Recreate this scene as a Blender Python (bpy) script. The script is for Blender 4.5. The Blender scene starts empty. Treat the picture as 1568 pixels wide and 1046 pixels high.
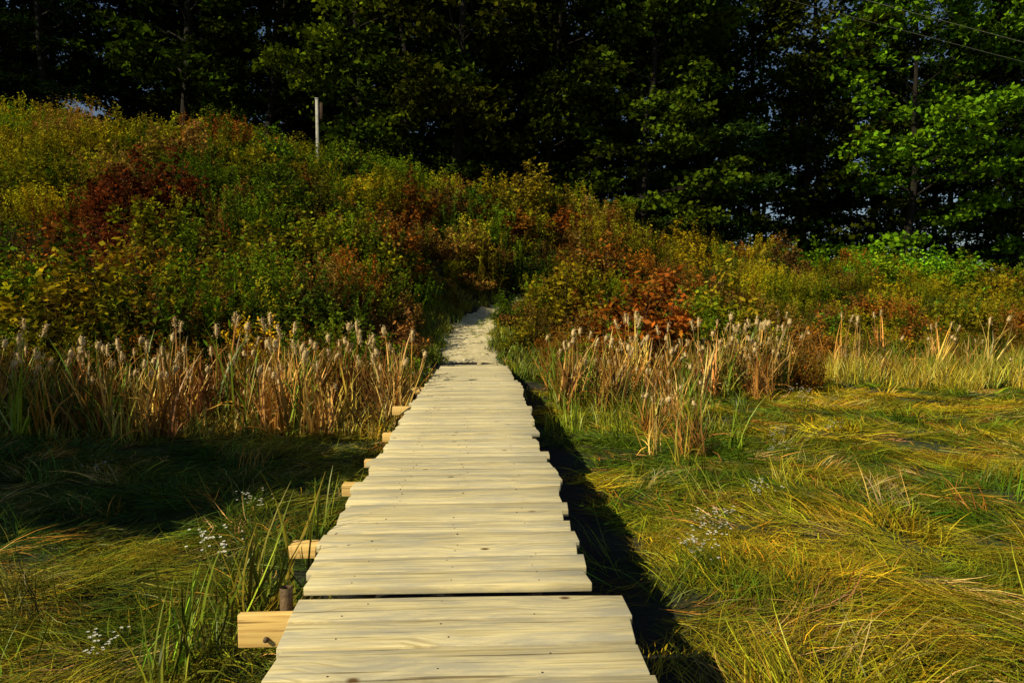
import bpy, math, random
import numpy as np
from mathutils import Vector
rs = np.random.RandomState(7)
random.seed(7)
scene = bpy.context.scene
DECK = 0.45
CAMZ = 1.65

# ------------------------------------------------------------------ terrain
def sstep(a, b, v):
    t = np.clip((v-a)/(b-a), 0, 1); return t*t*(3-2*t)
def wob(x, y, f=1.0, s=0.0):
    return (np.sin(f*x*1.1+s+1.7*np.sin(f*y*.6+s*2)) + np.sin(f*y*1.3-s+1.3*np.sin(f*x*.8+s)) + np.sin(f*(x*.7+y*.9)*1.9+s*3))/3
RX = [-60, -40, -20, -9, -1, 7, 12.4, 22, 40, 90]
RZ = [8.6, 8.2, 7.6, 6.6, 5.0, 3.5, 2.3, 1.4, 1.2, 1.2]
PY = [12, 14, 16, 18.5, 21, 23, 25]
PX = [-.14, -.22, -.32, -.05, .65, 2.2, 4.5]
PZ = [.36, .5, .76, 1.05, 1.36, 1.6, 1.8]
def pathx(y): return np.interp(y, PY, PX)
def H(x, y):
    x = np.asarray(x, float); y = np.asarray(y, float)
    R = np.interp(x, RX, RZ)
    yb = np.interp(x, [-30, -2, 0, 3, 8, 30], [9.3, 10.3, 12, 13.2, 16, 18])
    t = np.clip((y-yb)/(28-yb), 0, 1)
    z = R*(0.45*t + 0.55*t*t*(3-2*t))
    z = z + .25*wob(x, y, .6, 1.)*sstep(.0, .3, t)
    z = z + .045*wob(x, y, 2.3, 2.) + .02*wob(x, y, 6, 3.)
    w = np.exp(-((x-pathx(y))/1.7)**2)*sstep(10.5, 13, y)*(1-sstep(21, 25, y))
    z = z*(1-w) + np.interp(y, PY, PZ)*w
    z = z - .10*np.exp(-((x-.1)/.9)**2)*(1-sstep(10, 12.5, y))
    return z

# ------------------------------------------------------------------ mesh builder
class MB:
    def __init__(s): s.v=[]; s.f=[]; s.m=[]; s.r=[]; s.t=[]; s.n=0
    def add(s, V, F, mat, rnd, tint=None):
        V=np.asarray(V,float).reshape(-1,3); F=np.asarray(F,int).reshape(-1,4)
        s.v.append(V); s.f.append(F+s.n); s.n+=len(V)
        s.m.append(np.full(len(F),mat,int))
        r=np.asarray(rnd,float)
        if r.ndim==0: r=np.full(len(V),float(r))
        s.r.append(r)
        if tint is not None: s.t.append(tint)
    def mesh(s, name, mats, smooth=False):
        V=np.concatenate(s.v); F=np.concatenate(s.f); M=np.concatenate(s.m); R=np.concatenate(s.r)
        me=bpy.data.meshes.new(name)
        me.vertices.add(len(V)); me.vertices.foreach_set('co',V.astype('f').ravel())
        me.loops.add(F.size); me.loops.foreach_set('vertex_index',F.astype('i').ravel())
        me.polygons.add(len(F)); me.polygons.foreach_set('loop_start',(np.arange(len(F))*4).astype('i'))
        me.polygons.foreach_set('material_index',M.astype('i'))
        me.update(calc_edges=True)
        a=me.attributes.new('rnd','FLOAT','POINT'); a.data.foreach_set('value',R.astype('f'))
        if s.t:
            T=np.clip(np.concatenate(s.t),0,1); a=me.attributes.new('tint','FLOAT_COLOR','POINT'); a.data.foreach_set('color',np.concatenate([T,np.ones((len(T),1))],1).astype('f').ravel())
        for m in mats: me.materials.append(m)
        if smooth: me.polygons.foreach_set('use_smooth',np.ones(len(F),bool))
        return me
    def obj(s,name,mats,smooth=False,link=True):
        o=bpy.data.objects.new(name,s.mesh(name,mats,smooth))
        if link: scene.collection.objects.link(o)
        return o
def norm(a): return a/np.maximum(np.linalg.norm(a,axis=-1,keepdims=True),1e-9)
def strips(mb, P, S, W, mat, rnd, tint=None):
    N,K,_=P.shape
    W=np.broadcast_to(W,(N,K))
    S=S if S.ndim==3 else S[:,None,:]
    A=P-S*W[...,None]*.5; B=P+S*W[...,None]*.5
    V=np.stack([A,B],2)
    base=np.arange(N)[:,None]*K*2+np.arange(K-1)[None]*2
    F=np.stack([base,base+1,base+3,base+2],-1)
    mb.add(V,F,mat,np.repeat(rnd,K*2),None if tint is None else np.repeat(tint,K*2,0))
def tubes(mb, P, R, n, mat, rnd=0.5):
    N,K,_=P.shape
    R=np.broadcast_to(R,(N,K))
    T=np.gradient(P,axis=1); T=norm(T)
    ref=np.where(np.abs(T[...,2:3])>.8,np.array([1.,0,0]),np.array([0,0,1.]))
    U=norm(np.cross(T,ref)); Vv=np.cross(T,U)
    a=np.arange(n)*2*np.pi/n
    V=P[:,:,None]+R[...,None,None]*(np.cos(a)[None,None,:,None]*U[:,:,None]+np.sin(a)[None,None,:,None]*Vv[:,:,None])
    i=np.arange(N)[:,None,None]*K*n; k=np.arange(K-1)[None,:,None]*n; j=np.arange(n)[None,None]
    j2=(j+1)%n
    F=np.stack([i+k+j,i+k+j2,i+k+n+j2,i+k+n+j],-1)
    mb.add(V,F,mat,rnd)
def leaves(mb, C, size, mat, rnd, up=.6, asp=.6, D=None):
    N=len(C)
    if D is None: D=rs.normal(size=(N,3)); D[:,2]*=.5
    D=norm(D)
    nn=rs.normal(size=(N,3)); nn[:,2]+=up*2
    S=norm(np.cross(D,nn)); size=np.broadcast_to(size,(N,))[:,None]
    mid=C+D*size*.45; V=np.stack([C,mid+S*size*asp*.5,C+D*size,mid-S*size*asp*.5],1)
    F=np.arange(N*4).reshape(N,4)
    mb.add(V,F,mat,np.repeat(rnd,4))
def box(mb, x0,x1,y0,y1,z0,z1, mat=0, rnd=.5, j=0):
    V=np.array([[x,y,z] for z in (z0,z1) for y in (y0,y1) for x in (x0,x1)],float)
    if j: V+=rs.uniform(-j,j,V.shape)
    F=[[0,2,3,1],[4,5,7,6],[0,1,5,4],[2,6,7,3],[0,4,6,2],[1,3,7,5]]
    mb.add(V,F,mat,rnd)

# ------------------------------------------------------------------ materials
def nt(name):
    m=bpy.data.materials.new(name); m.use_nodes=True; t=m.node_tree
    for n in list(t.nodes): t.nodes.remove(n)
    out=t.nodes.new('ShaderNodeOutputMaterial'); return m,t,out
def foliage(name, const=None, trans=.3, gloss=.05, lo=.4, hi=1.6, shift=(1.35,1.05,.5), geo=False):
    m,t,out=nt(name); N=t.nodes.new; L=t.links.new
    if const is None:
        a=N('ShaderNodeAttribute'); a.attribute_type='GEOMETRY' if geo else 'INSTANCER'; a.attribute_name='tint'; col=a.outputs['Color']
    else:
        a=N('ShaderNodeRGB'); a.outputs[0].default_value=(*const,1); col=a.outputs[0]
    r=N('ShaderNodeAttribute'); r.attribute_name='rnd'
    mr=N('ShaderNodeMapRange'); mr.inputs['To Min'].default_value=lo; mr.inputs['To Max'].default_value=hi
    L(r.outputs['Fac'],mr.inputs['Value'])
    sc=N('ShaderNodeVectorMath'); sc.operation='SCALE'; L(col,sc.inputs[0]); L(mr.outputs[0],sc.inputs['Scale'])
    ml=N('ShaderNodeVectorMath'); ml.operation='MULTIPLY'; L(sc.outputs[0],ml.inputs[0]); ml.inputs[1].default_value=shift
    fr=N('ShaderNodeMath'); fr.operation='MULTIPLY'; fr.inputs[1].default_value=17.3; L(r.outputs['Fac'],fr.inputs[0])
    f2=N('ShaderNodeMath'); f2.operation='FRACT'; L(fr.outputs[0],f2.inputs[0])
    mx=N('ShaderNodeMix'); mx.data_type='RGBA'; L(f2.outputs[0],mx.inputs[0]); L(sc.outputs[0],mx.inputs[6]); L(ml.outputs[0],mx.inputs[7])
    p=N('ShaderNodeBsdfDiffuse'); L(mx.outputs[2],p.inputs['Color']); last=p.outputs[0]
    if trans>0:
        tr=N('ShaderNodeBsdfTranslucent'); L(mx.outputs[2],tr.inputs['Color'])
        ms=N('ShaderNodeMixShader'); ms.inputs[0].default_value=trans; L(last,ms.inputs[1]); L(tr.outputs[0],ms.inputs[2]); last=ms.outputs[0]
    if gloss>0:
        gl=N('ShaderNodeBsdfGlossy'); gl.inputs['Roughness'].default_value=.45; gl.inputs['Color'].default_value=(.8,.85,.7,1)
        ms=N('ShaderNodeMixShader'); ms.inputs[0].default_value=gloss; L(last,ms.inputs[1]); L(gl.outputs[0],ms.inputs[2]); last=ms.outputs[0]
    L(last,out.inputs[0])
    return m
def ramp(N, stops):
    c=N('ShaderNodeValToRGB'); e=c.color_ramp.elements
    while len(e)<len(stops): e.new(.5)
    for i,(p,col) in enumerate(stops): e[i].position=p; e[i].color=(*col,1)
    return c
def noisy(name, stops, scale=3, rough=.9, detail=8, bump=.3, bs=None, vec=(1,1,1)):
    m,t,out=nt(name); N=t.nodes.new; L=t.links.new
    tc=N('ShaderNodeTexCoord'); mp=N('ShaderNodeMapping'); mp.inputs['Scale'].default_value=vec; L(tc.outputs['Object'],mp.inputs[0])
    n=N('ShaderNodeTexNoise'); n.inputs['Scale'].default_value=scale; n.inputs['Detail'].default_value=detail; n.inputs['Roughness'].default_value=.65
    L(mp.outputs[0],n.inputs['Vector']); c=ramp(N,stops); L(n.outputs['Fac'],c.inputs[0])
    p=N('ShaderNodeBsdfPrincipled'); p.inputs['Roughness'].default_value=rough; p.inputs['Specular IOR Level'].default_value=.2
    L(c.outputs[0],p.inputs['Base Color'])
    if bump>0:
        n2=N('ShaderNodeTexNoise'); n2.inputs['Scale'].default_value=bs or scale*4; n2.inputs['Detail'].default_value=6; L(mp.outputs[0],n2.inputs['Vector'])
        b=N('ShaderNodeBump'); b.inputs['Strength'].default_value=bump; b.inputs['Distance'].default_value=.03; L(n2.outputs['Fac'],b.inputs['Height']); L(b.outputs[0],p.inputs['Normal'])
    L(p.outputs[0],out.inputs[0]); return m
def wood(name, c_lo, c_hi, c_knot, weather, wamt=.5, vmin=.8, kscale=1.0, kr=.05):
    m,t,out=nt(name); N=t.nodes.new; L=t.links.new
    tc=N('ShaderNodeTexCoord'); r=N('ShaderNodeAttribute'); r.attribute_name='rnd'
    off=N('ShaderNodeVectorMath'); off.operation='SCALE'; off.inputs[0].default_value=(37,11,53); L(r.outputs['Fac'],off.inputs['Scale'])
    ad=N('ShaderNodeVectorMath'); L(tc.outputs['Object'],ad.inputs[0]); L(off.outputs[0],ad.inputs[1])
    mk=N('ShaderNodeMapping'); mk.inputs['Scale'].default_value=(1.6,2.6,.3); L(ad.outputs[0],mk.inputs[0])
    vo=N('ShaderNodeTexVoronoi'); vo.inputs['Scale'].default_value=kscale; vo.voronoi_dimensions='2D' if kscale<2 else '3D'; L(mk.outputs[0],vo.inputs['Vector'])
    kn=ramp(N,[(0,(1,1,1)),(kr*.4,(1,1,1)),(kr,(0,0,0))]); L(vo.outputs['Distance'],kn.inputs[0])
    halo=N('ShaderNodeMapRange'); halo.inputs['From Min'].default_value=.0; halo.inputs['From Max'].default_value=.3; halo.inputs['To Min'].default_value=.35; halo.inputs['To Max'].default_value=0; L(vo.outputs['Distance'],halo.inputs['Value'])
    mp=N('ShaderNodeMapping'); mp.inputs['Scale'].default_value=(1.3,38,38); L(ad.outputs[0],mp.inputs[0])
    wv=N('ShaderNodeVectorMath'); wv.operation='ADD'; L(mp.outputs[0],wv.inputs[0])
    cb=N('ShaderNodeCombineXYZ'); sc=N('ShaderNodeMath'); sc.operation='MULTIPLY'; sc.inputs[1].default_value=9; L(halo.outputs[0],sc.inputs[0]); L(sc.outputs[0],cb.inputs[1]); L(cb.outputs[0],wv.inputs[1])
    n=N('ShaderNodeTexNoise'); n.inputs['Scale'].default_value=1.6; n.inputs['Detail'].default_value=7; n.inputs['Roughness'].default_value=.6; L(wv.outputs[0],n.inputs['Vector'])
    g=ramp(N,[(.36,c_lo),(.54,c_hi)]); L(n.outputs['Fac'],g.inputs[0])
    n3=N('ShaderNodeTexNoise'); n3.inputs['Scale'].default_value=2.6; n3.inputs['Detail'].default_value=8; n3.inputs['Roughness'].default_value=.72
    m3=N('ShaderNodeMapping'); m3.inputs['Scale'].default_value=(1,6,6); L(ad.outputs[0],m3.inputs[0]); L(m3.outputs[0],n3.inputs['Vector'])
    w=N('ShaderNodeMapRange'); w.inputs['From Min'].default_value=.42; w.inputs['From Max'].default_value=.60; w.inputs['To Max'].default_value=wamt; L(n3.outputs['Fac'],w.inputs['Value'])
    mx=N('ShaderNodeMix'); mx.data_type='RGBA'; L(w.outputs[0],mx.inputs[0]); L(g.outputs[0],mx.inputs[6]); mx.inputs[7].default_value=(*weather,1)
    mr=N('ShaderNodeMapRange'); mr.inputs['To Min'].default_value=vmin; mr.inputs['To Max'].default_value=1.06; L(r.outputs['Fac'],mr.inputs['Value'])
    s2=N('ShaderNodeVectorMath'); s2.operation='SCALE'; L(mx.outputs[2],s2.inputs[0]); L(mr.outputs[0],s2.inputs['Scale'])
    mc=N('ShaderNodeMapping'); mc.inputs['Scale'].default_value=(1.2,70,70); L(ad.outputs[0],mc.inputs[0])
    nc=N('ShaderNodeTexNoise'); nc.inputs['Scale'].default_value=1.1; nc.inputs['Detail'].default_value=3; L(mc.outputs[0],nc.inputs['Vector'])
    ck=ramp(N,[(.30,(.35,.32,.28)),(.37,(1,1,1))]); L(nc.outputs['Fac'],ck.inputs[0])
    s3=N('ShaderNodeVectorMath'); s3.operation='MULTIPLY'; L(s2.outputs[0],s3.inputs[0]); L(ck.outputs[0],s3.inputs[1])
    mk2=N('ShaderNodeMix'); mk2.data_type='RGBA'; L(kn.outputs[0],mk2.inputs[0]); L(s3.outputs[0],mk2.inputs[6]); mk2.inputs[7].default_value=(*c_knot,1)
    p=N('ShaderNodeBsdfPrincipled'); p.inputs['Roughness'].default_value=.8; p.inputs['Specular IOR Level'].default_value=.25
    L(mk2.outputs[2],p.inputs['Base Color'])
    b=N('ShaderNodeBump'); b.inputs['Strength'].default_value=.4; b.inputs['Distance'].default_value=.003; L(n.outputs['Fac'],b.inputs['Height']); L(b.outputs[0],p.inputs['Normal'])
    L(p.outputs[0],out.inputs[0]); return m

M_leaf=foliage('leaf',trans=.2,gloss=.0,lo=.15,hi=2.0); M_grass=foliage('grass_blade',trans=0,gloss=.03,lo=.35,hi=1.7)
M_gblade=foliage('marsh_grass_blade',trans=0,gloss=.03,lo=.35,hi=1.7,geo=True)
M_tleaf=foliage('tree_leaf',trans=.15,gloss=.0,lo=.12,hi=2.1)
M_bark=noisy('bark',[(.3,(.006,.005,.004)),(.7,(.026,.021,.015))],scale=4,vec=(3,3,.6),bump=0)
M_twig=noisy('twig',[(.3,(.05,.03,.02)),(.7,(.12,.08,.05))],scale=9,bump=0)
M_white=noisy('petal',[(.3,(.7,.7,.66)),(.7,(.85,.85,.8))],scale=9,bump=0)
M_yel=noisy('flower_centre',[(.3,(.5,.35,.03)),(.7,(.6,.4,.05))],scale=9,bump=0)
M_seed=noisy('cattail_head',[(.35,(.36,.23,.09)),(.65,(.82,.63,.32))],scale=14,bump=0)

# ground
m,t,out=nt('ground_soil'); N=t.nodes.new; L=t.links.new
tc=N('ShaderNodeTexCoord')
n=N('ShaderNodeTexNoise'); n.inputs['Scale'].default_value=1.1; n.inputs['Detail'].default_value=10; n.inputs['Roughness'].default_value=.7; L(tc.outputs['Object'],n.inputs['Vector'])
c=ramp(N,[(.3,(.018,.02,.006)),(.5,(.04,.055,.010)),(.7,(.09,.09,.02))]); L(n.outputs['Fac'],c.inputs[0])
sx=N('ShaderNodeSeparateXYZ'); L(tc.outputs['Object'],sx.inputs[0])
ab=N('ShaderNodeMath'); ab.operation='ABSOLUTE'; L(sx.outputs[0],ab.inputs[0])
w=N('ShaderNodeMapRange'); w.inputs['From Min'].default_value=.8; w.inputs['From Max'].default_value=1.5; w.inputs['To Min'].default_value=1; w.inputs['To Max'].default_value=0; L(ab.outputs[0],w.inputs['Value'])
mx=N('ShaderNodeMix'); mx.data_type='RGBA'; L(w.outputs[0],mx.inputs[0]); L(c.outputs[0],mx.inputs[6]); mx.inputs[7].default_value=(.014,.011,.007,1)  # dark mud strip along the deck, the deck's shade worked into the colour
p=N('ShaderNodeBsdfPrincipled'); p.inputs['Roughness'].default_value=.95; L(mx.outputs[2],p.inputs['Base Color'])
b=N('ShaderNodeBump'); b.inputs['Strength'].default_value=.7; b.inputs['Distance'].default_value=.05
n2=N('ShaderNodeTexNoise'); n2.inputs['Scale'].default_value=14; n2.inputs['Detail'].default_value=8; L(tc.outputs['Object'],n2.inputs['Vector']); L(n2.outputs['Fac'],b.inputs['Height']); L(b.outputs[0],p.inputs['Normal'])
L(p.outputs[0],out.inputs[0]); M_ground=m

gx=np.concatenate([np.linspace(-400,-42,18),np.linspace(-40,-6,70),np.linspace(-5.8,6,100),np.linspace(6.4,42,75),np.linspace(46,400,18)])
gy=np.concatenate([np.linspace(-60,-1,14),np.linspace(0,14,110),np.linspace(14.2,32,80),np.linspace(33,80,30),np.linspace(90,500,14)])
X,Y=np.meshgrid(gx,gy); Z=H(X,Y)
mb=MB(); nx=len(gx); ny=len(gy)
i=np.arange(ny-1)[:,None]*nx+np.arange(nx-1)[None]
mb.add(np.stack([X,Y,Z],-1),np.stack([i,i+1,i+nx+1,i+nx],-1),0,.5)
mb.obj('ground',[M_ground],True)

# ------------------------------------------------------------------ GN scatter
def make_gn(coll):
    g=bpy.data.node_groups.new('scatter','GeometryNodeTree')
    g.interface.new_socket('Geometry',in_out='INPUT',socket_type='NodeSocketGeometry')
    g.interface.new_socket('Geometry',in_out='OUTPUT',socket_type='NodeSocketGeometry')
    N=g.nodes.new; L=g.links.new
    gi=N('NodeGroupInput'); go=N('NodeGroupOutput'); ip=N('GeometryNodeInstanceOnPoints'); ci=N('GeometryNodeCollectionInfo')
    ci.inputs['Collection'].default_value=coll; ci.inputs['Separate Children'].default_value=True; ci.inputs['Reset Children'].default_value=True
    def at(n,ty):
        a=N('GeometryNodeInputNamedAttribute'); a.data_type=ty; a.inputs['Name'].default_value=n; return a.outputs[0]
    L(gi.outputs[0],ip.inputs['Points']); L(ci.outputs[0],ip.inputs['Instance']); ip.inputs['Pick Instance'].default_value=True
    L(at('idx','INT'),ip.inputs['Instance Index']); L(at('rot','FLOAT_VECTOR'),ip.inputs['Rotation']); L(at('scl','FLOAT_VECTOR'),ip.inputs['Scale'])
    L(ip.outputs[0],go.inputs[0]); return g
def coll(name, objs):
    c=bpy.data.collections.new(name)
    for k,o in enumerate(objs):
        o.name='%s_kind_%02d'%(name,k); c.objects.link(o)
    return c
def scatter(name, c, P, rot, scl, idx, tint):
    n=len(P); me=bpy.data.meshes.new(name); me.vertices.add(n); me.vertices.foreach_set('co',P.astype('f').ravel())
    a=me.attributes.new('rot','FLOAT_VECTOR','POINT'); a.data.foreach_set('vector',rot.astype('f').ravel())
    scl=np.asarray(scl,float)
    if scl.ndim==1: scl=np.repeat(scl[:,None],3,1)
    a=me.attributes.new('scl','FLOAT_VECTOR','POINT'); a.data.foreach_set('vector',scl.astype('f').ravel())
    a=me.attributes.new('idx','INT','POINT'); a.data.foreach_set('value',idx.astype('i'))
    a=me.attributes.new('tint','FLOAT_COLOR','POINT'); a.data.foreach_set('color',np.concatenate([np.clip(tint,0,1),np.ones((n,1))],1).astype('f').ravel())
    o=bpy.data.objects.new(name,me); scene.collection.objects.link(o)
    md=o.modifiers.new('scatter','NODES'); md.node_group=make_gn(c); return o
def rotz(n, az=None, tilt=.08):
    r=rs.normal(0,tilt,(n,3)); r[:,2]=rs.uniform(0,2*np.pi,n) if az is None else az; return r
def jit(c, n, s=.18):
    c=np.asarray(c,float); c=np.broadcast_to(c,(n,3)); return c*np.clip(1+rs.normal(0,s,(n,1)),.2,2)*(1+rs.normal(0,s*.4,(n,3)))
def mixc(a,b,t): t=np.clip(t,0,1)[:,None]; return np.asarray(a)[None]*(1-t)+np.asarray(b)[None]*t
def infov(x,y,m=1.5):
    d=x*math.cos(math.radians(2.6))-y*math.sin(math.radians(2.6)); return (np.abs(d)<.78*y+m)
def free(x,y,deckm=0.0):
    deck=(x>-.90-deckm)&(x<.62+deckm)&(y<13)
    path=(np.abs(x-pathx(y))<.50+.06*np.sin(3*y))&(y>12)&(y<21.8)
    return ~(deck|path)

# ------------------------------------------------------------------ prototypes
def blade_field(mb, x, y, z, L_, a0, a1, az, w, tint, rnd, K=5, curl=.5, mat=0, floor=True):
    """one bent blade per entry, rooted at x,y,z"""
    n=len(x); s=np.linspace(0,1,K)
    ang=a0[:,None]+(a1-a0)[:,None]*s[None]**1.1
    az_=az[:,None]+rs.normal(0,curl,(n,1))*s[None]
    dl=(L_/(K-1))[:,None]
    P=np.zeros((n,K,3))
    P[:,1:,0]=np.cumsum(np.sin(ang)*np.cos(az_)*dl,1)[:,:-1]; P[:,1:,1]=np.cumsum(np.sin(ang)*np.sin(az_)*dl,1)[:,:-1]; P[:,1:,2]=np.cumsum(np.cos(ang)*dl,1)[:,:-1]
    if floor: P[:,:,2]=np.maximum(P[:,:,2],.01+.05*rs.rand(n,1))
    P+=np.stack([x,y,z],-1)[:,None]
    S=norm(np.stack([-np.sin(az+rs.normal(0,.8,n)),np.cos(az+rs.normal(0,.8,n)),rs.normal(0,.3,n)],-1))
    prof=np.array([.8,1,.95,.6,.06]) if K==5 else np.array([.8,1,1,.85,.55,.08])
    strips(mb,P,S,(w*rs.uniform(.7,1.3,n))[:,None]*prof[None],mat,rnd,tint)
def blades(n, r, l0,l1, a0,a1, asp_az, w, K=6, jit_a=.25, mb=None, az0=0., mat=0):
    mb=mb or MB()
    az=az0+rs.normal(0,asp_az,n) if asp_az<3 else rs.uniform(0,2*np.pi,n)
    rr=r*np.sqrt(rs.rand(n)); th=rs.uniform(0,6.28,n)
    blade_field(mb,rr*np.cos(th),rr*np.sin(th),np.zeros(n),rs.uniform(l0,l1,n),a0+rs.normal(0,jit_a,n),a1+rs.normal(0,jit_a*1.3,n),az,np.full(n,w),None,rs.rand(n),K=K,mat=mat)
    return mb
def O(mb,mats): return mb.obj('p',mats,link=False)
C_tuft=coll('grass_tuft',[O(blades(45,.10,.18,.38,.15,.9,9,.005,K=5),[M_grass]),O(blades(45,.12,.2,.45,.3,1.2,9,.006,K=5),[M_grass])])

def cattail(nl,l0,l1,w,heads,a1=.35):
    mb=blades(nl,.18,l0,l1,.12,a1,9,w,jit_a=.2)
    blades(max(3,nl//2),.18,l0*.6,l1*.8,.2,2.3,9,w*.9,jit_a=.5,mb=mb)
    for h in range(heads):
        b=np.array([rs.uniform(-.15,.15),rs.uniform(-.15,.15),0]); tp=b+np.array([rs.normal(0,.10),rs.normal(0,.10),rs.uniform(.55,.9)*l1])
        K=6; P=b+(tp-b)*np.linspace(0,1,K)[:,None]
        tubes(mb,P[None],np.full((1,K),.005),5,0,rs.rand())
        d=norm(tp-b+rs.normal(0,.08,3)); hl=rs.uniform(.09,.17); q=np.array([0,.03,.4,.8,.97,1])
        P=tp+d*(q*hl)[:,None]; tubes(mb,P[None],np.array([[.003,.014,.026,.022,.013,.002]])*rs.uniform(.6,1.5),7,1,.5)
        m=100; C=tp+d*(rs.rand(m,1)*hl)+rs.normal(0,.018,(m,3)); leaves(mb,C,.024,1,rs.rand(m),asp=.5)
    return O(mb,[M_grass,M_seed])
C_cat=coll('cattail',[cattail(15,.8,1.35,.026,2,.5),cattail(18,.7,1.3,.024,0,.6),cattail(12,.9,1.4,.027,2,.45),cattail(16,.7,1.2,.022,1,.6),cattail(11,.6,1.1,.026,0,1.1),cattail(17,.6,1.25,.024,1,.7)])
C_reed=coll('green_reed',[cattail(13,.55,.95,.015,0,.45),cattail(9,.6,1.0,.017,0,.3),cattail(16,.4,.8,.012,0,.6)])

def bush(h,r,nl,ls,asp=.55,stems=14,up=.5):
    mb=MB(); K=6
    az=rs.uniform(0,6.28,stems); rr=r*np.sqrt(rs.rand(stems)); top=np.stack([rr*np.cos(az),rr*np.sin(az),h*(1-.45*(rr/r)**2)*rs.uniform(.7,1.1,stems)],-1)
    b=top*np.array([.25,.25,0]); s=np.linspace(0,1,K)[None,:,None]
    P=b[:,None]+(top-b)[:,None]*np.concatenate([s**1.3,s**1.3,s],-1)
    P[:,1:-1]+=rs.normal(0,.03*h,(stems,K-2,3))
    tubes(mb,P,np.linspace(.009,.002,K)[None],4,0)
    T=stems*5; si=rs.randint(0,stems,T); q=rs.uniform(.25,.95,T); qi=q*(K-1); q0=np.minimum(qi.astype(int),K-2); f=(qi-q0)[:,None]
    A=P[si,q0]*(1-f)+P[si,q0+1]*f
    D=rs.normal(size=(T,3)); D[:,2]=np.abs(D[:,2])*.6+.25; D=norm(D)*(h*.28*(1.15-q))[:,None]
    tubes(mb,np.stack([A,A+D*.5,A+D+np.array([0,0,-.02])],1),np.array([[.004,.003,.001]]),3,0)
    n1=int(nl*.8); k=rs.randint(0,T,n1); u=rs.uniform(.15,1.1,(n1,1)); C=A[k]+D[k]*u+rs.normal(0,ls*.5,(n1,3))
    n2=nl-n1; k2=rs.randint(0,stems,n2); q=rs.uniform(.35,1.02,n2); qi=np.clip(q*(K-1),0,K-1.01); q0=qi.astype(int); f=(qi-q0)[:,None]
    C2=P[k2,q0]*(1-f)+P[k2,q0+1]*f+rs.normal(0,ls*.4,(n2,3))
    C=np.concatenate([C,C2]); C[:,2]=np.maximum(C[:,2],.02)
    clump=rs.rand(T); rn=np.concatenate([clump[k]*.5+rs.rand(n1)*.5,rs.rand(n2)])
    leaves(mb,C,rs.uniform(.6,1.25,len(C))*ls,1,rn,up=up,asp=asp)
    return O(mb,[M_twig,M_leaf])
def weed(h,n,r,ll,plume=True,asp=.22):
    mb=MB(); K=5; az=rs.uniform(0,6.28,n); rr=r*np.sqrt(rs.rand(n))
    b=np.stack([rr*np.cos(az),rr*np.sin(az),np.zeros(n)],-1); hh=h*rs.uniform(.7,1.1,n)
    top=b*1.6+np.stack([rs.normal(0,.06,n),rs.normal(0,.06,n),hh],-1)
    s=np.linspace(0,1,K)[None,:,None]; P=b[:,None]+(top-b)[:,None]*s
    P[:,1:-1,:2]+=rs.normal(0,.015,(n,K-2,2))
    tubes(mb,P,np.linspace(.006,.002,K)[None],3,1,.3)
    m=n*34; k=rs.randint(0,n,m); q=rs.uniform(.12,1,m); C=b[k]+(top-b)[k]*q[:,None]
    D=rs.normal(size=(m,3)); D[:,2]=.5+rs.rand(m)*.8; D=norm(D)
    leaves(mb,C,ll*rs.uniform(.6,1.2,m)*(1.25-.7*q),1,rs.rand(m)*.7+.3*(q>.8),up=.3,asp=asp,D=D)
    if plume:
        m=n*16; k=rs.randint(0,n,m); C=top[k]+rs.normal(0,1,(m,3))*np.array([.03,.03,.07])
        leaves(mb,C,ll*.32*rs.uniform(.6,1.3,m),1,.6+.4*rs.rand(m),asp=.7)
    return O(mb,[M_twig,M_leaf])
C_sh=coll('hill_shrubs',[bush(1.1,.65,850,.10),bush(.9,.75,950,.085),bush(1.4,.8,1200,.11,.5,16),bush(1.0,.55,600,.065,.4,22),
  weed(1.25,20,.35,.13,asp=.28),weed(1.05,22,.4,.11,asp=.28),weed(1.4,15,.35,.15,True,.22),bush(.7,.6,800,.075)])
C_under=coll('forest_edge_shrubs',[bush(2.4,1.4,2000,.17,.6,18),bush(2.0,1.5,1900,.16,.6,20),bush(3.0,1.5,2300,.19,.6,18)])

def aster():
    mb=MB(); n=16; b=np.stack([rs.normal(0,.06,n),rs.normal(0,.06,n),np.zeros(n)],-1); top=b*2.0+np.stack([rs.normal(0,.03,n),rs.normal(0,.03,n),rs.uniform(.25,.5,n)],-1)
    s=np.linspace(0,1,4)[None,:,None]; tubes(mb,b[:,None]+(top-b)[:,None]*s,np.full((n,4),.0022),3,1,.4)
    m=160; k=rs.randint(0,n,m); C=b[k]+(top-b)[k]*rs.uniform(.2,.95,(m,1)); leaves(mb,C,.035*rs.uniform(.6,1.2,m),1,rs.rand(m),asp=.25)
    f=34; k=rs.randint(0,n,f); C=top[k]+rs.normal(0,.025,(f,3))
    for c0 in C:
        a=np.arange(9)*6.283/9+rs.rand(); D=np.stack([np.cos(a),np.sin(a),np.full(9,.25)],-1)
        leaves(mb,np.repeat(c0[None],9,0),.018,2,rs.rand(9),up=3,asp=.6,D=D)
        box(mb,c0[0]-.003,c0[0]+.003,c0[1]-.003,c0[1]+.003,c0[2],c0[2]+.004,3)
    return O(mb,[M_twig,M_leaf,M_white,M_yel])
C_ast=coll('white_aster',[aster(),aster()])

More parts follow.
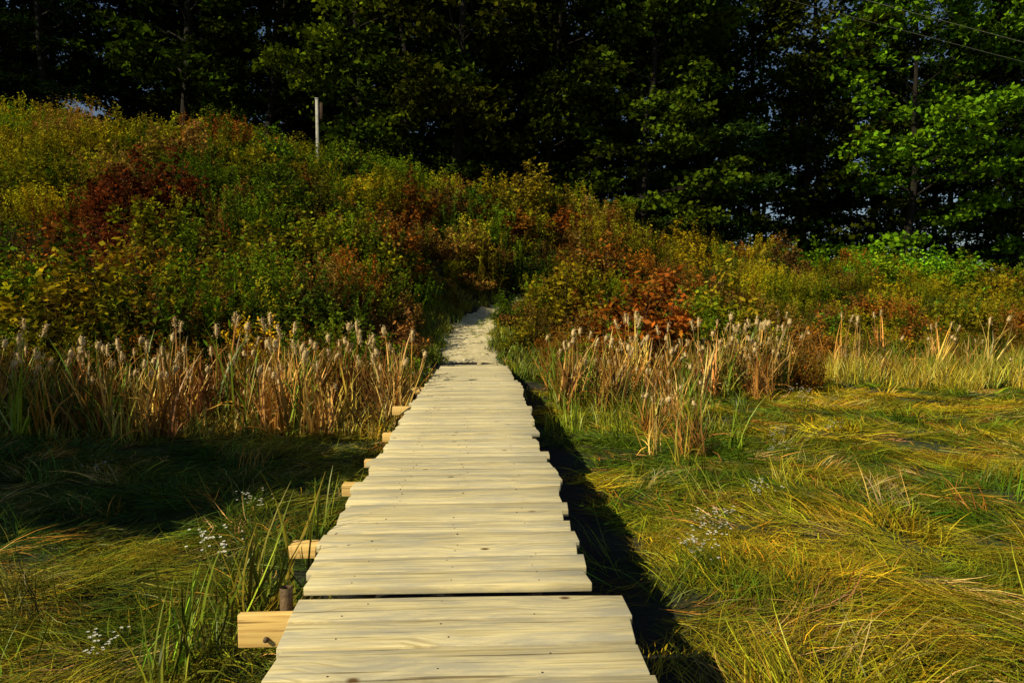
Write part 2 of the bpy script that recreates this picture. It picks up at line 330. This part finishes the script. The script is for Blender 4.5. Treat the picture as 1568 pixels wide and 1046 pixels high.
# ------------------------------------------------------------------ trees
def tree(Ht, lo, rad, nlimb, nleaf, ls, r0=.2, conifer=False, csz=.75):
    mb=MB(); K=10; s=np.linspace(0,1,K)
    P=np.zeros((K,3)); P[:,2]=s*Ht; P[1:,:2]=np.cumsum(rs.normal(0,.018*Ht if not conifer else .004*Ht,(K-1,2)),0)*.5
    P[0,2]=-.3
    tubes(mb,P[None],(r0*(1-s)**.8+.02)[None],8,0)
    cc=[]
    fr=lo+(1-lo)*np.sort(rs.rand(nlimb))**.9
    for f in fr:
        q=f*(K-1); a=min(int(q),K-2); A=P[a]*(1-(q-a))+P[a+1]*(q-a)
        u=(f-lo)/(1-lo)
        if conifer: ln=rad*(1-u)**.8*rs.uniform(.7,1.1)+.3; el=rs.uniform(-.1,.2)
        else: ln=rad*math.sqrt(max(.05,1-(u*1.25-.35)**2))*rs.uniform(.55,1.1)*(1-.4*max(0,u-.6)); el=rs.uniform(.1,.55)+.5*u
        az=rs.uniform(0,6.28); D=np.array([math.cos(az)*math.cos(el),math.sin(az)*math.cos(el),math.sin(el)])
        k=5; t_=np.linspace(0,1,k)[:,None]; LP=A+D*ln*t_; LP[:,2]-=.12*ln*t_[:,0]**2; LP[1:-1]+=rs.normal(0,.04*ln,(k-2,3))
        tubes(mb,LP[None],np.linspace(r0*.32*(1-.6*f),.012,k)[None],5,0)
        ns=max(4,int(ln*3.0))
        for j in range(ns):
            v=rs.uniform(.15,1.03); qq=min(v,.999)*(k-1); a2=int(qq); B=LP[a2]*(1-(qq-a2))+LP[a2+1]*(qq-a2)
            az2=az+rs.choice([-1,1])*rs.uniform(.4,1.2); l2=rs.uniform(.3,.42)*ln*(1.2-v)+.3
            E=B+np.array([math.cos(az2),math.sin(az2),rs.uniform(-.15,.35)])*l2
            tubes(mb,np.stack([B,(B+E)/2+np.array([0,0,.05]),E])[None],np.array([[.02,.013,.006]]),3,0)
            cc.append(E)
            if rs.rand()<.6: cc.append((B+E)/2)
    cc=np.array(cc); nc=len(cc); crnd=rs.rand(nc)
    k=rs.randint(0,nc,nleaf); sz=csz*rs.uniform(.45,1.15,nc)
    off=rs.normal(0,1,(nleaf,3))*np.array([.45,.45,.15])*sz[k][:,None]
    off[:,2]-=.12*(off[:,0]**2+off[:,1]**2)/csz
    if conifer:
        leaves(mb,cc[k]+off*np.array([.8,.8,.7]),ls*rs.uniform(.6,1.3,nleaf),1,crnd[k]*.5+rs.rand(nleaf)*.5,up=.5,asp=.2)
    else:
        leaves(mb,cc[k]+off,ls*rs.uniform(.6,1.3,nleaf),1,crnd[k]**1.5*.55+rs.rand(nleaf)*.45,up=.55,asp=.72)
    return mb
def TO(mb): return mb.obj('p',[M_bark,M_tleaf],link=False)
C_for=coll('forest_trees',[TO(tree(19,.03,4.8,50,16000,.25)),TO(tree(21,.04,4.4,50,15000,.25)),TO(tree(17,.02,4.4,46,14500,.23)),
  TO(tree(22,.04,3.8,70,22000,.32,.22,True)),TO(tree(20,.12,4.6,40,11500,.25))])

Pt=[];S=[];I=[];T=[]
dk=np.array([.030,.055,.005]); md=np.array([.095,.150,.008]); pn=np.array([.020,.050,.012])
for row,(yy,sp) in enumerate([(32,4.3),(36,4.2),(41,4.4),(48,4.8),(57,5.0)]):
    w=.82*yy+4; x=-w+rs.uniform(0,2)
    while x<w:
        xx=x+rs.normal(0,.7); y2=yy+rs.normal(0,1.0)
        d=xx/y2
        if row==0 and (xx>8.5): x+=sp; continue
        if (.38<d<.45) and (row in (1,3,4)): x+=sp; continue
        if (d>.45) and row>=2 and rs.rand()<.15: x+=sp; continue
        if row>=3 and rs.rand()<.08: x+=sp; continue
        idx=rs.choice([0,1,2,3,4],p=[.28,.25,.2,.12,.15])
        Pt.append([xx,y2,float(H(xx,y2))-.1]); S.append(rs.uniform(.85,1.15)); I.append(idx)
        br=[.8,.65,.5,.4,.35][row]*(.55 if xx<-8 else (.8 if xx<3 else 1))  # leaf colour dimmed by row and leftward, painting in the forest's shade
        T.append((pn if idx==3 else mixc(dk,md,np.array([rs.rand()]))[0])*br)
        x+=sp*rs.uniform(.8,1.2)
Pt=np.array(Pt); n=len(Pt)
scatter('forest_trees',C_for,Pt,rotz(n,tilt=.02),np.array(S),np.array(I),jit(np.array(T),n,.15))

def ntree(name,mb,x,y,const,rz=0,sc=1):
    o=mb.obj(name,[M_bark,foliage(name+'_leaf',const,trans=.15,gloss=0,lo=.12,hi=2.1)]); o.location=(x,y,float(H(x,y))-.05); o.rotation_euler[2]=rz; o.scale=(sc,)*3; return o
ntree('maple_tree',tree(16,.12,5.2,44,14000,.26,.2),20.5,32.5,(.095,.21,.009))
ntree('maple_tree',tree(15,.06,4.4,38,11500,.25,.16),26.6,33.5,(.08,.18,.009),1.)
ntree('maple_tree',tree(15,.05,3.6,38,6500,.24,.12),15.4,37.5,(.05,.11,.006),2.)
ntree('oak_tree',tree(18,.02,4.2,60,19000,.25,.16),7.4,31,(.06,.11,.008))
ntree('pine_tree',tree(17,.03,3.4,60,20000,.30,.16,True),10.6,32.5,(.028,.065,.012),1.5)
ntree('oak_tree',tree(17,.03,4.4,50,15000,.25,.16),-3.5,31.5,(.04,.075,.006),.5)
for (x,y,sc) in [(-7.1,3.4,.33),(-8.6,4.1,.35),(-10.4,3.9,.38),(-12.6,4.6,.42),(-9.6,1.9,.34),(-15.2,4.6,.46),(-11.8,1.7,.38),(-14.7,1.4,.44)]:
    ntree('apple_tree',tree(14.5,.5,4.4,34,7500,.45,.22,csz=1.2),x,y,(.06,.13,.02),rs.rand()*6,sc)

# ------------------------------------------------------------------ hill vegetation
def blob(x,y,cx,cy,rx,ry): return np.exp(-(((x-cx)/rx)**2+((y-cy)/ry)**2))
n=6800
x=rs.uniform(-27,30,n); y=rs.uniform(9.5,30.5,n)
yb=np.interp(x,[-30,-1.5,1,3,8,30],[10.3,10.6,12.5,12.5,15.8,17.5])
ok=(y>yb)&infov(x,y,2)&free(x,y)
near=np.abs(x-pathx(y))<1.25
ok&=~(near&(y<21.0)&(rs.rand(n)<.8))
x=x[ok];y=y[ok];n=len(x)
olive=[.150,.155,.010]; yg=[.225,.205,.010]; green=[.078,.138,.009]; rust=[.190,.078,.013]; maroon=[.125,.036,.013]; orange=[.25,.120,.014]; brown=[.155,.095,.024]; dgreen=[.042,.078,.008]
pal=np.array([olive,yg,green,rust,maroon,orange,brown,dgreen])
ncell=1300; cx=rs.uniform(-28,31,ncell); cy=rs.uniform(9,31,ncell)
nz=wob(cx,cy,.9,.5)
W=np.stack([1.3+.5*nz+.5*blob(cx,cy,-12,25,12,4), .5+1.6*blob(cx,cy,16,24,12,5)+1.0*blob(cx,cy,-18,26,9,4)+.7*blob(cx,cy,5,27,6,3), .85-.5*nz+1.5*blob(cx,cy,-3,20,3,3),
  .2+2.2*blob(cx,cy,12,18.5,7,1.7)+1.6*blob(cx,cy,-8,13.8,9,2.5)+1.3*blob(cx,cy,5.5,23,3.5,3)+.8*blob(cx,cy,4,16,2.5,2),
  .05+3.0*blob(cx,cy,-9,16.6,7,2.8)+.5*blob(cx,cy,-2,14,3,3), .04+.7*blob(cx,cy,6,23,2.2,1.8)+.5*blob(cx,cy,-5,26,2.5,2)+.3*blob(cx,cy,12,18.5,5,1.5), .35+1.0*blob(cx,cy,-3,14,6,3)+.7*blob(cx,cy,0,23,3,2)+.7*blob(cx,cy,7,22,5,3), .5+.3*nz],-1)
W=np.clip(W,.01,None)**1.3; W/=W.sum(1,keepdims=True)
cch=(rs.rand(ncell,1)>np.cumsum(W,1)).sum(1).clip(0,7)
def cell(x,y):
    d=(x[:,None]+rs.normal(0,.3,(len(x),1))-cx[None])**2+(y[:,None]+rs.normal(0,.3,(len(x),1))-cy[None])**2; return d.argmin(1)
ci=cell(x,y); ch=cch[ci]; r_=rs.rand(n)<.2; ch=np.where(r_,rs.choice([0,2,3,6,7],n),ch)
nearp=(np.abs(x-pathx(y))<2.4)&(y<23)&np.isin(ch,[3,4,5])&(rs.rand(n)<.75); ch=np.where(nearp,rs.choice([0,2,6],n),ch)
cellb=np.clip(1+rs.normal(0,.25,ncell),.5,1.6)
tint=jit(pal[ch],n,.18)*cellb[ci][:,None]
P=np.stack([x,y,H(x,y)-.03],-1)
cidx=rs.choice(8,ncell,p=[.19,.15,.19,.10,.11,.10,.1,.06]); csc=rs.uniform(.5,1.4,ncell)
idx=np.where(rs.rand(n)<.25,rs.randint(0,8,n),cidx[ci])
sc=csc[ci]*rs.uniform(.8,1.15,n)*(1+.15*(y>25)); sc*=np.where((np.abs(x-pathx(y))<2.2)&(y<21.5),.6,1)*np.where((x>6),.78,1)
scatter('hill_shrubs',C_sh,P,rotz(n,tilt=.12),sc,idx,tint)
n=230; x=rs.uniform(-27,30,n); y=rs.uniform(28.2,31.5,n); x[170:]=rs.uniform(13,28,60); y[170:]=rs.uniform(25.5,29,60); P=np.stack([x,y,H(x,y)-.1],-1)
tt=np.where((x>13)[:,None],np.array([.10,.21,.010]),np.array([.045,.078,.007])); scatter('forest_edge_shrubs',C_under,P,rotz(n),rs.uniform(.45,.95,n)*np.where(x>13,.85,.8),rs.randint(0,3,n),jit(tt,n,.3))
n=130; x=np.concatenate([rs.uniform(-24,6,60),rs.uniform(14,24,30),rs.uniform(-24,26,40)]); y=np.concatenate([rs.uniform(14,27,60),rs.uniform(22,27,30),rs.uniform(22,28,40)])
ok=infov(x,y)&free(x,y)&(np.abs(x-pathx(y))>2.2); x=x[ok];y=y[ok];n=len(x)
scatter('sumac_shrubs',C_under,np.stack([x,y,H(x,y)-.1],-1),rotz(n),rs.uniform(.35,.85,n)*np.where(x>8,.7,1),rs.randint(0,3,n),jit(pal[np.where(np.isin(cch[cell(x,y)],[3,4,5]),0,cch[cell(x,y)])],n,.2))

# ------------------------------------------------------------------ marsh grass : one real mesh following the ground
def tuftfield(mb,tx,ty,nb,spread,l0,l1,a0,a1,ja,azc,azs,w,tint,curl=.5):
    n=len(tx); k=np.repeat(np.arange(n),nb); m=len(k)
    r=spread*np.sqrt(rs.rand(m)); th=rs.uniform(0,6.28,m)
    x=tx[k]+r*np.cos(th); y=ty[k]+r*np.sin(th)
    lt=rs.uniform(.8,1.2,n)
    azs_=rs.uniform(.5,1.5,n)[k]*azs
    blade_field(mb,x,y,H(x,y)-.012,rs.uniform(l0,l1,m)*lt[k],a0[k]+rs.normal(0,ja,m),a1[k]+rs.normal(0,ja*1.2,m),azc[k]+rs.normal(0,1,m)*azs_,np.full(m,w) if np.isscalar(w) else w[k],
        tint[k]*(1+rs.normal(0,.08,(m,3))),rs.rand(m),curl=curl)
mb=MB()
for (dens,nb,w,y0,y1) in [(74,34,.0046,1.6,4.5),(54,30,.0066,4.5,7.5),(32,28,.0100,7.5,11.5),(17,26,.015,11.5,19)]:
    xm=.80*y1+.9; n=int(dens*2*xm*(y1-y0)); x=rs.uniform(-xm,xm,n); y=rs.uniform(y0,y1,n)
    yb=np.interp(x,[-30,-1.5,1,3,8,30],[10.2,10.4,12.5,13.5,17,18.5])
    ok=infov(x,y,.7)&free(x,y,.05)&(y<yb+.3); ok&=~((x>.5)&(x<1.0)&(rs.rand(n)<.85)&(y<12))
    bald=wob(x,y,3.3,6.)>.66; ok&=~(bald&(rs.rand(n)<.5))
    x=x[ok];y=y[ok];n=len(x)
    az=2.8*wob(x,y,1.2,.3)+2.2*wob(x,y,2.8,1.1)+rs.normal(0,.35,n)+.4
    g=.30+.6*wob(x,y,.75,2.)+.6*wob(x,y,2.6,.7)+rs.normal(0,.2,n)
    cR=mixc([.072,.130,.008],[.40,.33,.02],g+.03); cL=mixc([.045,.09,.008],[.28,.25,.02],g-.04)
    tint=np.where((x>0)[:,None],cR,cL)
    rr=rs.rand(n); tint[rr<.04]=[.46,.35,.14]; tint[(rr>.04)&(rr<.10)]=[.30,.17,.03]
    tint=jit(tint,n,.25)
    st=(rs.rand(n)<.02)|((wob(x,y,4.,8.)>.66)&(rs.rand(n)<.25))
    a0=np.where(st,.45,1.28+.2*wob(x,y,2,4)); a1=np.where(st,1.3,1.75); az=np.where(st,rs.uniform(0,6.28,n),az)
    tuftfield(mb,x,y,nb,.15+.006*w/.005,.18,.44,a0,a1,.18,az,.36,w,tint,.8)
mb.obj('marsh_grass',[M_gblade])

mb=MB()
n=3000; x=rs.uniform(1.3,17,n); y=rs.uniform(8.5,19,n)
yl=np.interp(x,[1,3,6,9,19],[11.0,11.0,12.6,12.0,11.2]); yh=np.interp(x,[1,3,8,19],[13.5,14.5,17.5,19])
ok=(y>yl+.9*wob(x,y,2,1))&(y<yh)&infov(x,y,1); x=x[ok];y=y[ok];n=len(x)
tint=jit(mixc([.14,.19,.012],[.44,.35,.05],.40+.6*wob(x,y,.7,3.)),n,.22); rr=rs.rand(n)<.2*(y>14); tint[rr]=jit([.27,.12,.03],rr.sum())
x2=rs.uniform(-9,-1.0,300); y2=rs.uniform(8.1,10.5,300); x3=rs.choice([-1,1],520)*rs.uniform(.52,1.5,520); y3=rs.uniform(12.2,22,520); x3=x3+pathx(y3)
x4=rs.uniform(.85,3,60);y4=rs.uniform(8,13,60)
t2=jit([.25,.22,.04],300,.3); t3=jit([.14,.19,.015],520,.3); t4=jit([.2,.23,.02],60,.25)
sc=np.concatenate([rs.uniform(.4,.9,n),rs.uniform(.3,.55,300),rs.uniform(.22,.5,520),rs.uniform(.35,.7,60)])
x=np.concatenate([x,x2,x3,x4]);y=np.concatenate([y,y2,y3,y4]);tint=np.concatenate([tint,t2,t3,t4])
ok=free(x,y); x=x[ok];y=y[ok];tint=tint[ok];sc=sc[ok]
for lo_,hi_ in ((.2,.5),(.5,.75),(.75,1.0)):
    q=(sc>=lo_)&(sc<hi_); m_=.5*(lo_+hi_); n=q.sum()
    tuftfield(mb,x[q],y[q],24,.18,.5*m_,.85*m_,np.full(n,.18),np.full(n,.9),.25,rs.uniform(0,6.28,n),9,.011,tint[q])
mb.obj('tall_grass',[M_gblade])

# ------------------------------------------------------------------ cattails
straw=[.54,.37,.12]; rb=[.27,.14,.04]; gr=[.13,.20,.02]
def clumpy(n,x0,x1,y0,y1,nc,s):
    cx_=rs.uniform(x0,x1,nc); cy_=rs.uniform(y0,y1,nc); k=rs.randint(0,nc,n); a=rs.normal(0,s,n)+cx_[k]; b=rs.normal(0,s,n)+cy_[k]; return np.clip(a,x0,x1),np.clip(b,y0-.2,y1+.3)
xl,yl_=clumpy(250,-10.5,-1.2,8.5,10.4,40,.42)
xr,yr=clumpy(125,1.3,5.4,10.0,11.8,20,.40); yr=yr+.25*(xr-1.2)
xq=rs.normal(2.4,.3,14); yq=rs.uniform(6.9,9.8,14)
xw=rs.uniform(5,13,36); yw=rs.uniform(13,17,36)
x=np.concatenate([xl,xr,xq,xw]);y=np.concatenate([yl_,yr,yq,yw]);n=len(x)
tint=jit(np.array([straw,rb,gr])[rs.choice(3,n,p=[.46,.34,.20])],n,.28); sc=rs.uniform(.6,1.12,n)
sc[len(xl)+len(xr):len(xl)+len(xr)+14]*=.7
ok=free(x,y,.1); x=x[ok];y=y[ok];tint=tint[ok];sc=sc[ok];n=len(x)
scatter('cattails',C_cat,np.stack([x,y,H(x,y)-.03],-1),rotz(n,tilt=.12),sc,rs.choice(6,n,p=[.17,.2,.14,.18,.13,.18]),tint)
n=150; x=np.concatenate([rs.uniform(-11,-1.2,95),rs.uniform(1.4,6,55)]); y=np.concatenate([rs.uniform(9.6,11,95),rs.uniform(11.5,13.2,55)])
scatter('marsh_weeds',C_sh,np.stack([x,y,H(x,y)-.03],-1),rotz(n,tilt=.15),rs.uniform(.4,.9,n),rs.choice([3,4,5,6],n),jit(pal[rs.choice([7,6,0,3,2],n)],n,.25))
pts=[(-1.12,3.35,.8),(-1.02,3.55,.85),(-1.2,3.6,.7),(-1.30,3.1,.65),(-1.34,2.85,.65),(-1.40,2.95,.6),(-1.05,4.4,.6),(-1.15,5.0,.5),(-2.05,2.95,.42),(2.0,6.6,.6),(1.55,7.6,.6),(1.9,8.3,.7),(1.2,9.0,.6),(1.15,10.2,.7),(2.4,7.4,.7),(-1.25,2.7,.55),(-1.02,3.3,.65)]
pts=np.array(pts); n=len(pts); x,y=pts[:,0],pts[:,1]
scatter('green_reeds',C_reed,np.stack([x,y,H(x,y)-.03],-1),rotz(n,tilt=.1),pts[:,2]*1.15,np.arange(n)%3,jit([.15,.22,.02],n,.3))

pts=np.array([(1.55,4.7),(1.62,4.5),(1.42,4.15),(1.28,4.0),(3.3,7.5),(3.5,7.6),(-1.7,5.1),(-1.72,3.0),(-1.62,4.2),(-1.5,10.2),(-1.35,10.4),(2.5,8.4),(9,15),(8,14.5),(13,14),(12.6,13.6),(13.4,13.8),(2.3,10.6),(-3.4,6.2),(4.6,9.5),(9.5,15.4),(-.95,10.9),(3.1,6.9),(2.2,5.2),(4.2,7.9)])
n=len(pts);x,y=pts[:,0],pts[:,1]
scatter('white_asters',C_ast,np.stack([x,y,H(x,y)],-1),rotz(n),rs.uniform(.4,.65,n)*np.where(y>9,2.0,1),np.arange(n)%2,jit([.12,.18,.02],n))

# ------------------------------------------------------------------ boardwalk
M_plank=wood('plank_wood',(.60,.48,.23),(.92,.78,.43),(.14,.075,.03),(.52,.48,.36),.85,.80,.75,.035)
M_beam=wood('beam_wood',(.66,.40,.12),(.90,.60,.20),(.28,.10,.03),(.7,.5,.2),.3,.95,2.6,.11)
M_old=wood('stringer_wood',(.20,.15,.09),(.32,.25,.15),(.05,.03,.02),(.2,.18,.15),.5)
M_screw=noisy('screw_metal',[(.3,(.08,.06,.04)),(.7,(.18,.13,.08))],scale=30,rough=.5,bump=0)
M_pipe=noisy('rusty_pipe',[(.3,(.10,.06,.03)),(.7,(.22,.15,.08))],scale=20,rough=.6)
bw=bpy.data.objects.new('boardwalk',None); scene.collection.objects.link(bw)
def child(o,name): o.name=name; o.parent=bw; return o
mb=MB(); sm=MB()
def plank(xl,xr,y0,y1,zt,th=.038):
    r=rs.rand(); xl+=rs.normal(0,.014); xr+=rs.normal(0,.014); zt+=rs.normal(0,.0025); a=rs.normal(0,.0035)
    nseg=6; xs_=np.linspace(xl,xr,nseg); cup=rs.normal(0,.002)
    ring=[]; sa=rs.normal(0,.014,2)
    for k,xx in enumerate(xs_):
        dz=cup*math.sin(math.pi*k/(nseg-1))+rs.normal(0,.0006); dy=a*(xx-(xl+xr)/2)*2
        e=rs.normal(0,.0016,2); q=sa[0] if k==0 else (sa[1] if k==nseg-1 else 0)
        ring.append([[xx-q*.5,y0+dy+e[0],zt-th+dz],[xx+q*.5,y1+dy+e[1],zt-th+dz],[xx+q*.5,y1+dy+e[1],zt+dz],[xx-q*.5,y0+dy+e[0],zt+dz]])
    V=np.array(ring).reshape(-1,3); F=[]
    for k in range(nseg-1):
        for j in range(4): F.append([k*4+j,k*4+(j+1)%4,(k+1)*4+(j+1)%4,(k+1)*4+j])
    F.append([3,2,1,0]); q=(nseg-1)*4; F.append([q,q+1,q+2,q+3])
    mb.add(V,[f[::-1] for f in F],0,r)
    for sx_ in (-.52,-.14,.24):
        for fy in (.25,.75):
            if rs.rand()<.4: continue
            cx_=sx_+rs.normal(0,.022); cy_=y0+(y1-y0)*fy+rs.normal(0,.014); a_=np.arange(8)*math.pi/4; rr=.0034
            top=np.stack([cx_+rr*np.cos(a_),cy_+rr*np.sin(a_),np.full(8,zt+.001+abs(cup))],-1)
            Vv=np.concatenate([top,top-[0,0,.006]]); Fq=[[k,(k+1)%8,8+(k+1)%8,8+k] for k in range(8)]
            Fq+= [[0,1,2,3],[0,3,4,7],[4,5,6,7]]
            sm.add(Vv,Fq,0,.5)
yy=2.79
while yy>-1.2:
    y0=yy-.192
    xl=np.interp(yy,[1.9,2.8],[-.605,-.75]); xr=np.interp(yy,[1.9,2.8],[.535,.59]); plank(xl,xr,y0,yy,DECK-.032)
    yy=y0-rs.uniform(.012,.018)
yy=2.815; kk=0
while yy<12.75:
    y1=yy+.157+rs.normal(0,.003)
    xl=np.interp(yy,[2.8,3.7,5.2,9,11,12.7],[-.755,-.80,-.81,-.79,-.76,-.74]); xr=np.interp(yy,[2.8,4,6,9,11,12.7],[.475,.49,.52,.55,.50,.47])
    st=.035*(1 if (kk//7)%2 else -.3)
    plank(xl+rs.normal(0,.010),xr+rs.normal(0,.012)+st*.4,yy,y1,DECK+.012*math.sin(yy*.9))
    yy=y1+rs.uniform(.014,.023); kk+=1
o=mb.obj('p',[M_plank]); child(o,'planks'); bv=o.modifiers.new('b','BEVEL'); bv.width=.003; bv.segments=2; bv.limit_method='ANGLE'
child(sm.obj('p',[M_screw]),'screws')
mb=MB()
for sx_ in (-.52,-.14,.24):
    for a_,b_ in [(-1.2,2.68),(2.83,6.1),(6.12,9.4),(9.42,12.7)]:
        box(mb,sx_-.02,sx_+.02,a_,b_,DECK-.195,DECK-.06,0,rs.rand(),.002)
o=mb.obj('p',[M_old]); child(o,'stringers')
mb=MB()
for (yy,xl,th,hh) in [(2.73,-.985,.04,.135),(3.52,-1.0,.09,.07),(4.68,-.96,.09,.08),(5.42,-.93,.06,.06),(6.5,-.94,.09,.08),(8.15,-1.06,.09,.10),(10.0,-1.06,.09,.11),(11.8,-.86,.09,.09)]:
    zt=DECK-.066
    box(mb,xl,.42,yy,yy+th,zt-hh,zt,0,rs.rand(),.002)
o=mb.obj('p',[M_beam]); child(o,'crossbeams'); bv=o.modifiers.new('b','BEVEL'); bv.width=.004; bv.segments=2
mb=MB()
for (xx,yy,zt) in [(-.81,2.81,DECK+.015),(.30,2.81,DECK-.09),(-.82,4.8,DECK-.15),(.35,4.8,DECK-.15),(-.85,6.62,DECK-.15),(.35,6.62,DECK-.15),(-.9,8.27,DECK-.16),(.35,8.27,DECK-.16),(.35,10.1,DECK-.17),(-.9,10.12,DECK-.17)]:
    P=np.array([[xx,yy,-.3],[xx,yy,zt-.002],[xx,yy,zt]]); tubes(mb,P[None],np.array([[.026,.026,.025]]),14,0)
    P=np.array([[xx,yy,zt],[xx,yy,zt-.04]]); tubes(mb,P[None],np.array([[.021,.021]]),14,0)
o=mb.obj('p',[M_pipe],True); child(o,'pipe_posts')
mb=MB()
for bx in (-.87,):
    bz=DECK-.165; P=np.array([[bx,2.729,bz],[bx,2.715,bz],[bx,2.7149,bz]]); tubes(mb,P[None],np.array([[.011,.010,.0005]]),10,0)
child(mb.obj('p',[M_screw]),'bolt')

# ------------------------------------------------------------------ path
M_path=noisy('sandy_path',[(.3,(.38,.31,.16)),(.5,(.66,.56,.33)),(.7,(.80,.72,.46))],scale=5,bump=.6,bs=30)
ys=np.linspace(12.66,22.2,80); mb=MB(); K=13
px_=pathx(ys); hw=np.interp(ys,[12.6,14,17,21,22.2],[.62,.60,.58,.56,.3])+.05*np.sin(ys*4)+rs.normal(0,.03,len(ys))
u=np.linspace(-1,1,K); X=px_[:,None]+hw[:,None]*u[None]; Y=np.repeat(ys[:,None],K,1); Z=H(X,Y)+.035*(1-u[None]**4)+rs.normal(0,.006,X.shape)-.01
Z[0:6]=np.minimum(Z[0:6],DECK-.02)+0
i=np.arange(len(ys)-1)[:,None]*K+np.arange(K-1)[None]
mb.add(np.stack([X,Y,Z],-1),np.stack([i,i+1,i+K+1,i+K],-1),0,.5); mb.obj('sandy_path',[M_path],True)
mb=MB()
for k in range(22):
    y=rs.uniform(12.8,21.5); x=float(pathx(y))+rs.uniform(-.5,.5); z=float(H(x,y))+.02; s=rs.uniform(.04,.13)
    a=np.arange(8)*math.pi/4; rr=s*rs.uniform(.7,1.1,8); lay=[]
    for q,hz in ((1.0,-.03),(1.02,.005),(.8,.015),(.02,.018)): lay.append(np.stack([x+rr*q*np.cos(a),y+rr*q*np.sin(a),np.full(8,z+hz*s*7)],-1))
    V=np.concatenate(lay); F=[[l*8+j,l*8+(j+1)%8,(l+1)*8+(j+1)%8,(l+1)*8+j] for l in range(3) for j in range(8)]
    mb.add(V,F,0,.5)
mb.obj('path_stones',[M_path],True)
n=40; y=rs.uniform(16,21,n); x=pathx(y)+rs.normal(.12,.12,n)
scatter('path_grass',C_tuft,np.stack([x,y,H(x,y)],-1),rotz(n),rs.uniform(.25,.5,n),rs.randint(0,2,n),jit([.16,.24,.02],n))

# ------------------------------------------------------------------ post on hill and wire
M_pw=noisy('painted_post',[(.3,(.35,.33,.28)),(.7,(.6,.58,.5))],scale=6,bump=.1)
mb=MB(); x,y,w_=-6.25,27,.11; z=float(H(x,y))-.3; top=9.35
box(mb,x-w_/2,x+w_/2,y-w_/2,y+w_/2,z,top,0,.5); box(mb,x-w_*.62,x+w_*.62,y-w_*.62,y+w_*.62,top+.002,top+.05,0,.5); box(mb,x+w_/2+.003,x+w_/2+.16,y-.02,y+.02,top-.75,top-.12,1,.5)
o=mb.obj('wooden_post',[M_pw,M_twig]); bv=o.modifiers.new('b','BEVEL'); bv.width=.008
M_wire=noisy('wire',[(.3,(.12,.12,.09)),(.7,(.25,.25,.18))],scale=2,bump=0)
for k,(dz,dy) in enumerate([(0,0),(-.25,.6)]):
    s=np.linspace(-6,6,80)[:,None]; A=np.array([12.8,20+dy,10.05+dz]); P=A+np.array([6.1,0.8,-.97])*s; P[:,2]+=.02*(s[:,0])**2
    mb=MB(); tubes(mb,P[None],np.full((1,80),.009 if k==0 else .006),6,0); mb.obj('utility_wire',[M_wire],True)

# ------------------------------------------------------------------ light, sky, camera
EL=36; sd=np.array([-.86,-.51]); az=math.atan2(sd[0],sd[1])
w=bpy.data.worlds.new('World'); scene.world=w; w.use_nodes=True; t=w.node_tree
bg=t.nodes['Background']; sk=t.nodes.new('ShaderNodeTexSky'); sk.sky_type='NISHITA'; sk.sun_disc=False; sk.sun_elevation=math.radians(EL); sk.sun_rotation=az%(2*math.pi)
sk.dust_density=.2; sk.ozone_density=1.5; sk.air_density=1.0
t.links.new(sk.outputs[0],bg.inputs[0]); bg.inputs[1].default_value=.058
sl=bpy.data.lights.new('sun','SUN'); sl.energy=5; sl.angle=math.radians(.5); sl.color=(1,.89,.60)
so=bpy.data.objects.new('sun',sl); scene.collection.objects.link(so)
to=Vector((sd[0]*math.cos(math.radians(EL)),sd[1]*math.cos(math.radians(EL)),math.sin(math.radians(EL))))
so.rotation_euler=to.to_track_quat('Z','Y').to_euler()
cam=bpy.data.cameras.new('camera'); co=bpy.data.objects.new('camera',cam); scene.collection.objects.link(co); scene.camera=co
cam.lens=24; cam.sensor_width=36; cam.clip_end=2000; cam.clip_start=.05
co.location=(0,0,CAMZ); co.rotation_euler=(math.radians(90-3.4),0,math.radians(-2.63))
scene.view_settings.view_transform='Standard'; scene.view_settings.look='None'; scene.view_settings.exposure=0
